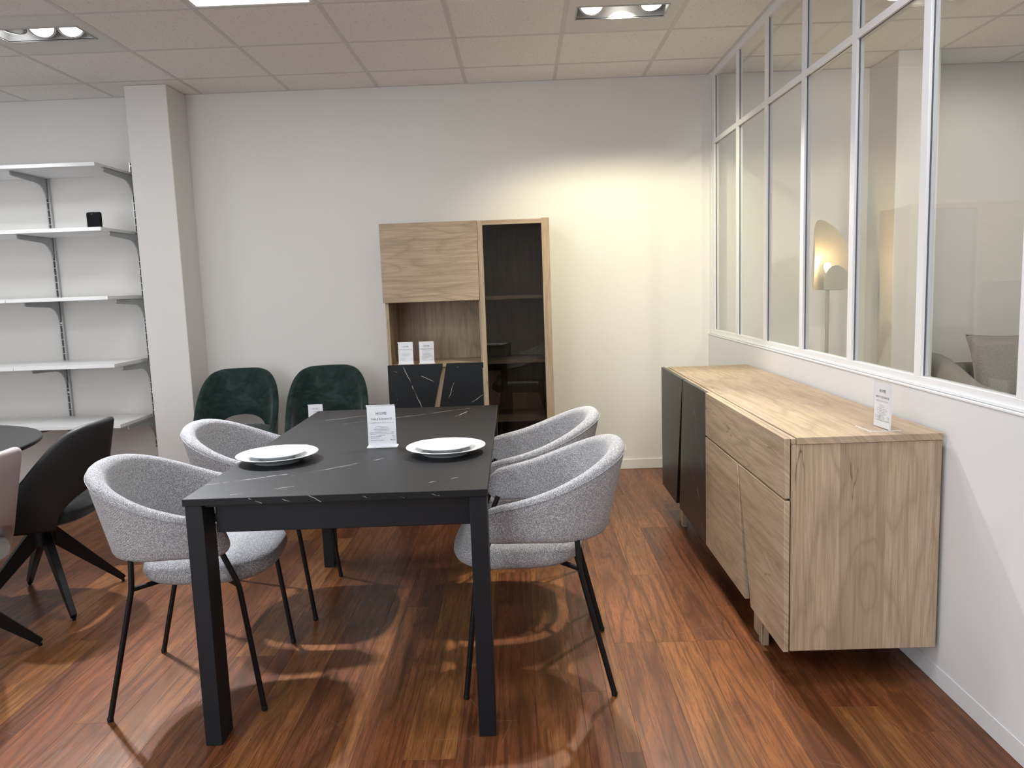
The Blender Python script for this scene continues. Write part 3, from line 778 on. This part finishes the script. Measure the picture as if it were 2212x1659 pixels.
cb_('door_stile', OAKZ, (-0.80, -0.45, YF+0.022, YF+0.034, 0.082, 0.822))
cb_('door_catch', BLACK, (-0.268, -0.258, YF-0.001, YF+0.018, 0.812, 0.848))
gd = cb_('glass_door', OAKZ, (-0.264, -0.231, YF, YF+0.02, 0.075, 1.755))
cb_('door_stile', OAKZ, (0.146, 0.196, YF, YF+0.02, 0.075, 1.759), gd)
cb_('door_rail', OAKX, (-0.231, 0.146, YF, YF+0.02, 1.726, 1.755), gd); cb_('door_rail', OAKX, (-0.231, 0.146, YF, YF+0.02, 0.075, 0.11), gd)
cb_('glass_pane', SMOKE, (-0.231, 0.146, YF+0.004, YF+0.008, 0.11, 1.726), gd, 0)
for z in (0.455, 0.842, 1.262): cb_('shelf', OAKX, (-0.252, 0.164, YF+0.03, yb-0.01, z-0.012, z+0.010))
g = Geo()
for x in (-0.84, -0.24, 0.13): g.box(x, x+0.04, YF+0.05, YF+0.09, 0, 0.06).box(x, x+0.04, yb-0.06, yb-0.02, 0, 0.06)
g.build('plinth_feet', BLACKM, ct, off=o_)

# ------------------------------------------------------------------ sideboard
XF = 0.806
sb = thing('sideboard', 'long oak sideboard with two black marble doors under the glass partition', 'sideboard', (1.05, 3.46, 0))
o_ = (1.05, 3.46, 0)
def sb_(name, m, b, par=sb, bev=0.0012): return box(name, m, b, par, bev, off=o_)
xb = 1.296
sb_('top_panel', OAKY, (0.843, xb+0.002, 2.393, 4.515, 0.814, 0.8355), sb, 0.0008)
sb_('front_lip', OAKY, (0.8265, 0.8415, 2.396, 4.515, 0.8137, 0.8325))
sb_('side_panel', OAKZ, (0.8285, xb, 2.397, 2.419, 0.134, 0.8135)); sb_('side_panel', OAKZ, (0.8270, xb, 4.490, 4.512, 0.134, 0.8135))
sb_('bottom_panel', OAKY, (0.8270, xb, 2.419, 4.490, 0.134, 0.156)); sb_('back_panel', OAKY, (xb-0.008, xb, 2.419, 4.490, 0.156, 0.813))
sb_('divider_panel', OAKZ, (0.829, xb-0.008, 3.435, 3.457, 0.156, 0.795))
sb_('gap_shade', BLACKM, (0.8275, 0.845, 2.42, 4.49, 0.156, 0.79))  # black sheet behind the fronts, put in as shade for the gaps
sb_('drawer', OAKY, (XF, 0.8238, 2.394, 3.444, 0.641, 0.8335))
def pdoor(name, m, poly): Geo().prism(poly, 0, XF, 0.8238).build(name, m, sb, 0.0012, off=o_)
pdoor('oak_door_right', OAKY, [(2.392, 0.134), (2.748, 0.134), (2.917, 0.6335), (2.392, 0.6335)])
pdoor('oak_door_left', OAKY, [(2.823, 0.134), (3.444, 0.134), (3.444, 0.6335), (2.926, 0.6335)])
ssegs = [((XF, 3.694, .773), (XF, 3.457, .404), .0024), ((XF, 3.883, .508), (XF, 3.514, .279), .002), ((XF, 3.673, .461), (XF, 3.489, .155), .0022), ((XF, 3.72, .83), (XF, 3.60, .45), .0018)]
SM_ = marble('black_marble_sideboard_doors', [(tuple(Vector(a)-Vector(o_)), tuple(Vector(b)-Vector(o_)), wd) for a, b, wd in ssegs], (.016, .0165, .0165), 0.32)
pdoor('black_door_right', SM_, [(3.446, 0.134), (4.040, 0.134), (3.934, 0.8335), (3.446, 0.8335)])
pdoor('black_door_left', SM_, [(4.125, 0.134), (4.535, 0.134), (4.535, 0.8335), (3.944, 0.8335)])
for dy in (0, 1.407):
    lg = sb_('leg', OAKZ, (0.839, 0.863, 2.713+dy, 2.755+dy, 0.0, 0.134))
    sb_('leg_panel', OAKZ, (0.850, 0.868, 2.757+dy, 2.856+dy, 0.0, 0.134), lg)
    lg = sb_('leg', OAKZ, (1.20, 1.224, 2.713+dy, 2.755+dy, 0.0, 0.134))
    sb_('leg_panel', OAKZ, (1.205, 1.223, 2.757+dy, 2.856+dy, 0.0, 0.134), lg)

# ------------------------------------------------------------------ wall shelving at the left
SZ = [2.206, 1.802, 1.363, 0.921, 0.520]
names_h = ['topmost', 'second from the top', 'third from the top', 'second from the bottom', 'lowest']
def upright(x, z0, z1, label, slotside):
    t = thing('shelf_upright', label, 'shelf upright', (x, YB, (z0+z1)/2), 0, 'slotted shelf uprights')
    h = (z1-z0)/2
    box('back_strip', SLOTD, (-.0075, .0075, -.006, -.0005, -h, h), t)
    g = Geo()
    for s in (-1, 1): g.box(s*.0115-.0035, s*.0115+.0035, -.024, 0, -h, h)
    z = -h+0.02; 
    while z < h: g.box(-.008, .008, -.024, -.018, z-.0025, z+.0025); z += 0.05
    g.build('channel', GALV, t)
    for f in (0.04, 0.30, 0.55, 0.80, 0.97):
        box('screw_block', WHITE, (-.006, .006, -.022, -.010, h-2*h*f-.006, h-2*h*f+.006), t)
    for z in SZ:
        zz = z-0.0245-(z0+z1)/2
        pr = [(-.024, 0), (-.396, 0), (-.404, -.004), (-.404, -.022), (-.394, -.028), (-.15, -.040), (-.110, -.047), (-.075, -.068), (-.050, -.100), (-.040, -.132), (-.032, -.138), (-.024, -.138)]
        Geo().prism([(y, zz+q) for y, q in pr], 0, -.004, .004).build('bracket', GALVD, t)
        box('bracket_flange', GALVD, (-.011, .011, -.404, -.026, zz-.0015, zz), t)
    return t
upright(-2.648, 0.275, 2.268, 'slotted metal shelf upright beside the white column', 1)
upright(-3.250, 0.300, 2.268, 'slotted metal shelf upright at mid shelf, left of the black device', 1)
for z, nm in zip(SZ, names_h):
    for side, xa, xb_ in (('right', -3.331, -2.664), ('left', -4.10, -3.334)):
        o = Geo().box(xa, xb_, YB-0.470, YB-0.026, z-0.024, z).build('shelf_board', WHITE, None, 0.0012)
        tag(o, f'{nm} white shelf board, {side} section of the wall shelving', 'shelf', 'white boards of the wall shelving')
for x in (-3.92,): upright(x, 0.30, 2.268, 'slotted metal shelf upright beyond the left edge', 1)

dv = thing('black_device', 'small black box-shaped device standing on the white wall shelf', 'device', (-2.768, 5.16, 1.8022))
secs = []
for z, s in ((0, .94), (.004, .96), (.085, .98), (.097, .95), (.101, .86)):
    secs.append([(sgnpow(math.cos(2*PI*k/32), .45)*.049*s, sgnpow(math.sin(2*PI*k/32), .45)*.013*s, .004+z) for k in range(32)])
Geo().loft(secs).build('body', DEVICE, dv)
Geo().box(-.054, .050, -.022, .030, 0, .0045).build('foot_plate', DEVICE, dv, 0.001)
Geo().lathe([(0.0018, 0), (0.0018, 0.002)], 10, (0, 0, 0)).build('status_light', plain('pale_dot', (.5, .55, .7), .4), dv)
dv.children[-1].location = (-.006, -.0133, .092); dv.children[-1].rotation_euler = (PI/2, 0, 0)

# ------------------------------------------------------------------ neighbouring room: lamp, sofa, cushion
lm = thing('floor_lamp', 'lit floor lamp with curved metal leaf shades behind the glass partition', 'lamp', (1.957, 5.03, 0))
Geo().lathe([(.002, 0), (.135, 0), (.14, .004), (.14, .012), (.134, .018), (.012, .022), (.002, .022)], 40).build('base', CHAMP, lm)
Geo().tube([(0, 0, .02), (0, 0, 1.30)], .0115, 12).build('pole', CHAMP, lm)
def leaf(x0, x1, z0, ztop, yof, curve, name, th=0.003, m=28, n=16, ripple=0.0):
    fr, bk = [], []
    for i in range(m+1):
        u = i/m; x = x0+(x1-x0)*u
        rf, rb = [], []
        for k in range(n+1):
            v = k/n; z = z0+(ztop(u)-z0)*v
            y = yof+curve(u)+ripple*math.sin(v*PI*1.3)*(1-u)**3
            rf.append((x-ripple*1.1*math.sin(v*PI)*(1-u)**4*-1, y, z)); rb.append((x, y+th, z))
        fr.append(rf); bk.append(rb)
    vs, fs = [], []; W_ = n+1
    for r in fr: vs += r
    o2 = len(vs)
    for r in bk: vs += r
    for i in range(m):
        for k in range(n):
            a = i*W_+k; fs.append((a, a+W_, a+W_+1, a+1)); fs.append((o2+a, o2+a+1, o2+a+W_+1, o2+a+W_))
    for i in range(m):
        for k in (0, n): a = i*W_+k; b = a+W_; fs.append((a, o2+a, o2+b, b))
    for k in range(n):
        for i in (0, m): a = i*W_+k; b = a+1; fs.append((a, b, o2+b, o2+a))
    return Geo().add(vs, fs).build(name, CHAMP, lm)
def interp(tab, x):
    for (a, ya), (b, yb_) in zip(tab, tab[1:]):
        if x <= b: return ya+(yb_-ya)*max(0, (x-a)/(b-a))
    return tab[-1][1]
T1 = [(0, .355), (.003, .375), (.010, .397), (.022, .420), (.038, .437), (.0555, .444), (.08, .442), (.109, .435), (.152, .411), (.188, .381), (.222, .339), (.252, .285), (.285, .21), (.319, .11)]
T2 = [(0, .05), (.003, .075), (.010, .103), (.025, .130), (.045, .149), (.068, .154), (.09, .148), (.115, .131), (.145, .097), (.179, .04)]
leaf(-.104, .235, 1.238, lambda u: 1.238+interp(T1, u*.319), .0, lambda u: .065+.060*u-.10*(1-u)**5, 'back_leaf', ripple=0.010, m=60)
leaf(-.031, .148, 1.240, lambda u: 1.240+interp(T2, u*.179), -.035, lambda u: -0.03*(2*abs(u-0.45))**2*(1 if u > .45 else -0.6), 'front_leaf', m=48)
Geo().box(-.012, .085, -.03, .055, 1.236, 1.242).build('shade_bracket', CHAMP, lm, 0.001)
Geo().lathe([(.004, 0), (.014, .002), (.016, .03), (.012, .045), (.004, .047)], 16, (0.0, 0.005, 1.30)).build('bulb_holder', CHAMP, lm)
Geo().lathe([(.008, 0), (.012, .008), (.019, .026), (.0215, .042), (.019, .056), (.010, .064), (.002, .066)], 20, (0.0, 0.005, 1.345)).build('bulb', emit('warm_bulb', (1, .83, .5), 16), lm)
bl = bpy.data.lights.new('bulb_light', 'POINT'); bl.energy = 5.5; bl.color = (1, .66, .30); bl.shadow_soft_size = 0.012
bo = bpy.data.objects.new('bulb_light', bl); COL.objects.link(bo); bo.location = (1.958, 5.012, 1.405)

sf = thing('sofa', 'taupe fabric sofa behind the glass partition at the right', 'sofa', (3.6, 5.0, 0))
o_ = (3.6, 5.0, 0)
# rolled arm falling towards the front
secs = []
for y, z, wd in ((5.465, .70, .07), (5.45, .765, .09), (5.40, .780, .10), (5.30, .778, .10), (5.18, .755, .10), (5.05, .710, .10), (4.93, .662, .10), (4.82, .630, .10), (4.68, .617, .10), (4.53, .612, .10), (4.49, .595, .09), (4.475, .55, .07)):
    r = []
    for k in range(24):
        a = 2*PI*k/24; r.append((2.80+sgnpow(math.cos(a), .75)*wd, y, .10+(z-.10)*(0.5+0.5*sgnpow(math.sin(a), .6))))
    secs.append(r)
Geo().loft(secs).build('arm', SOFA, sf, off=o_)
Geo().tube([(2.80+sgnpow(math.cos(PI*k/16), .75)*.101, 4.60, .10+.515*(0.5+0.5*sgnpow(math.sin(PI*k/16), .6))) for k in range(17)], .005, 6).build('piping', SOFA, sf, off=o_)
Geo().box(2.90, 4.5, 4.50, 5.46, .08, .30).build('base', SOFA, sf, 0.03, off=o_, seg=3)
Geo().box(2.905, 4.5, 4.47, 5.24, .30, .47).build('seat_cushion', SOFA, sf, 0.05, off=o_, seg=4)
Geo().box(2.905, 4.5, 5.26, 5.47, .30, .70).build('back', SOFA, sf, 0.06, off=o_, seg=4)
g = Geo()
for x, y in ((2.80, 4.6), (4.4, 4.6), (2.80, 5.4), (4.4, 5.4)): g.box(x-.025, x+.025, y-.025, y+.025, 0, .11)
g.build('foot', BLACKM, sf, off=o_)
# throw cushion leaning on the sofa back, with pinched corners
cu = thing('throw_cushion', 'plump taupe cushion with piped edge leaning on the sofa', 'cushion', (3.205, 5.10, .472), math.radians(-3))
N = 26; vs = []; fs = []
def cpt(u, v, s):
    a, b = 2*u-1, 2*v-1
    e = (1-abs(a)**3.2)*(1-abs(b)**3.2); th = 0.085*e**0.55
    pin = 1-0.10*(1-abs(b)**2)*abs(a)**2; pin2 = 1-0.09*(1-abs(a)**2)*abs(b)**2
    x = a*.275*pin; z = .225+b*.225*pin2; y = s*th
    wr = 0.006*math.sin(9*a+5*b)*e**.2*(abs(a)**2)
    return (x, y*(1+wr)+(z-.2)*0.30+wr, z*0.97)
for s in (-1, 1):
    for i in range(N+1):
        for k in range(N+1): vs.append(cpt(i/N, k/N, s))
for q in (0, (N+1)**2):
    for i in range(N):
        for k in range(N):
            a = q+i*(N+1)+k; fs.append((a, a+N+1, a+N+2, a+1))
co = Geo().add(vs, fs).build('cover', SOFA, cu)
per = [(i/40, 0) for i in range(40)]+[(1, i/40) for i in range(40)]+[(1-i/40, 1) for i in range(40)]+[(0, 1-i/40) for i in range(40)]
Geo().tube([cpt(u, v, 0) for u, v in per]+[cpt(0, 0, 0)], .0045, 6).build('piping', SOFA, cu)
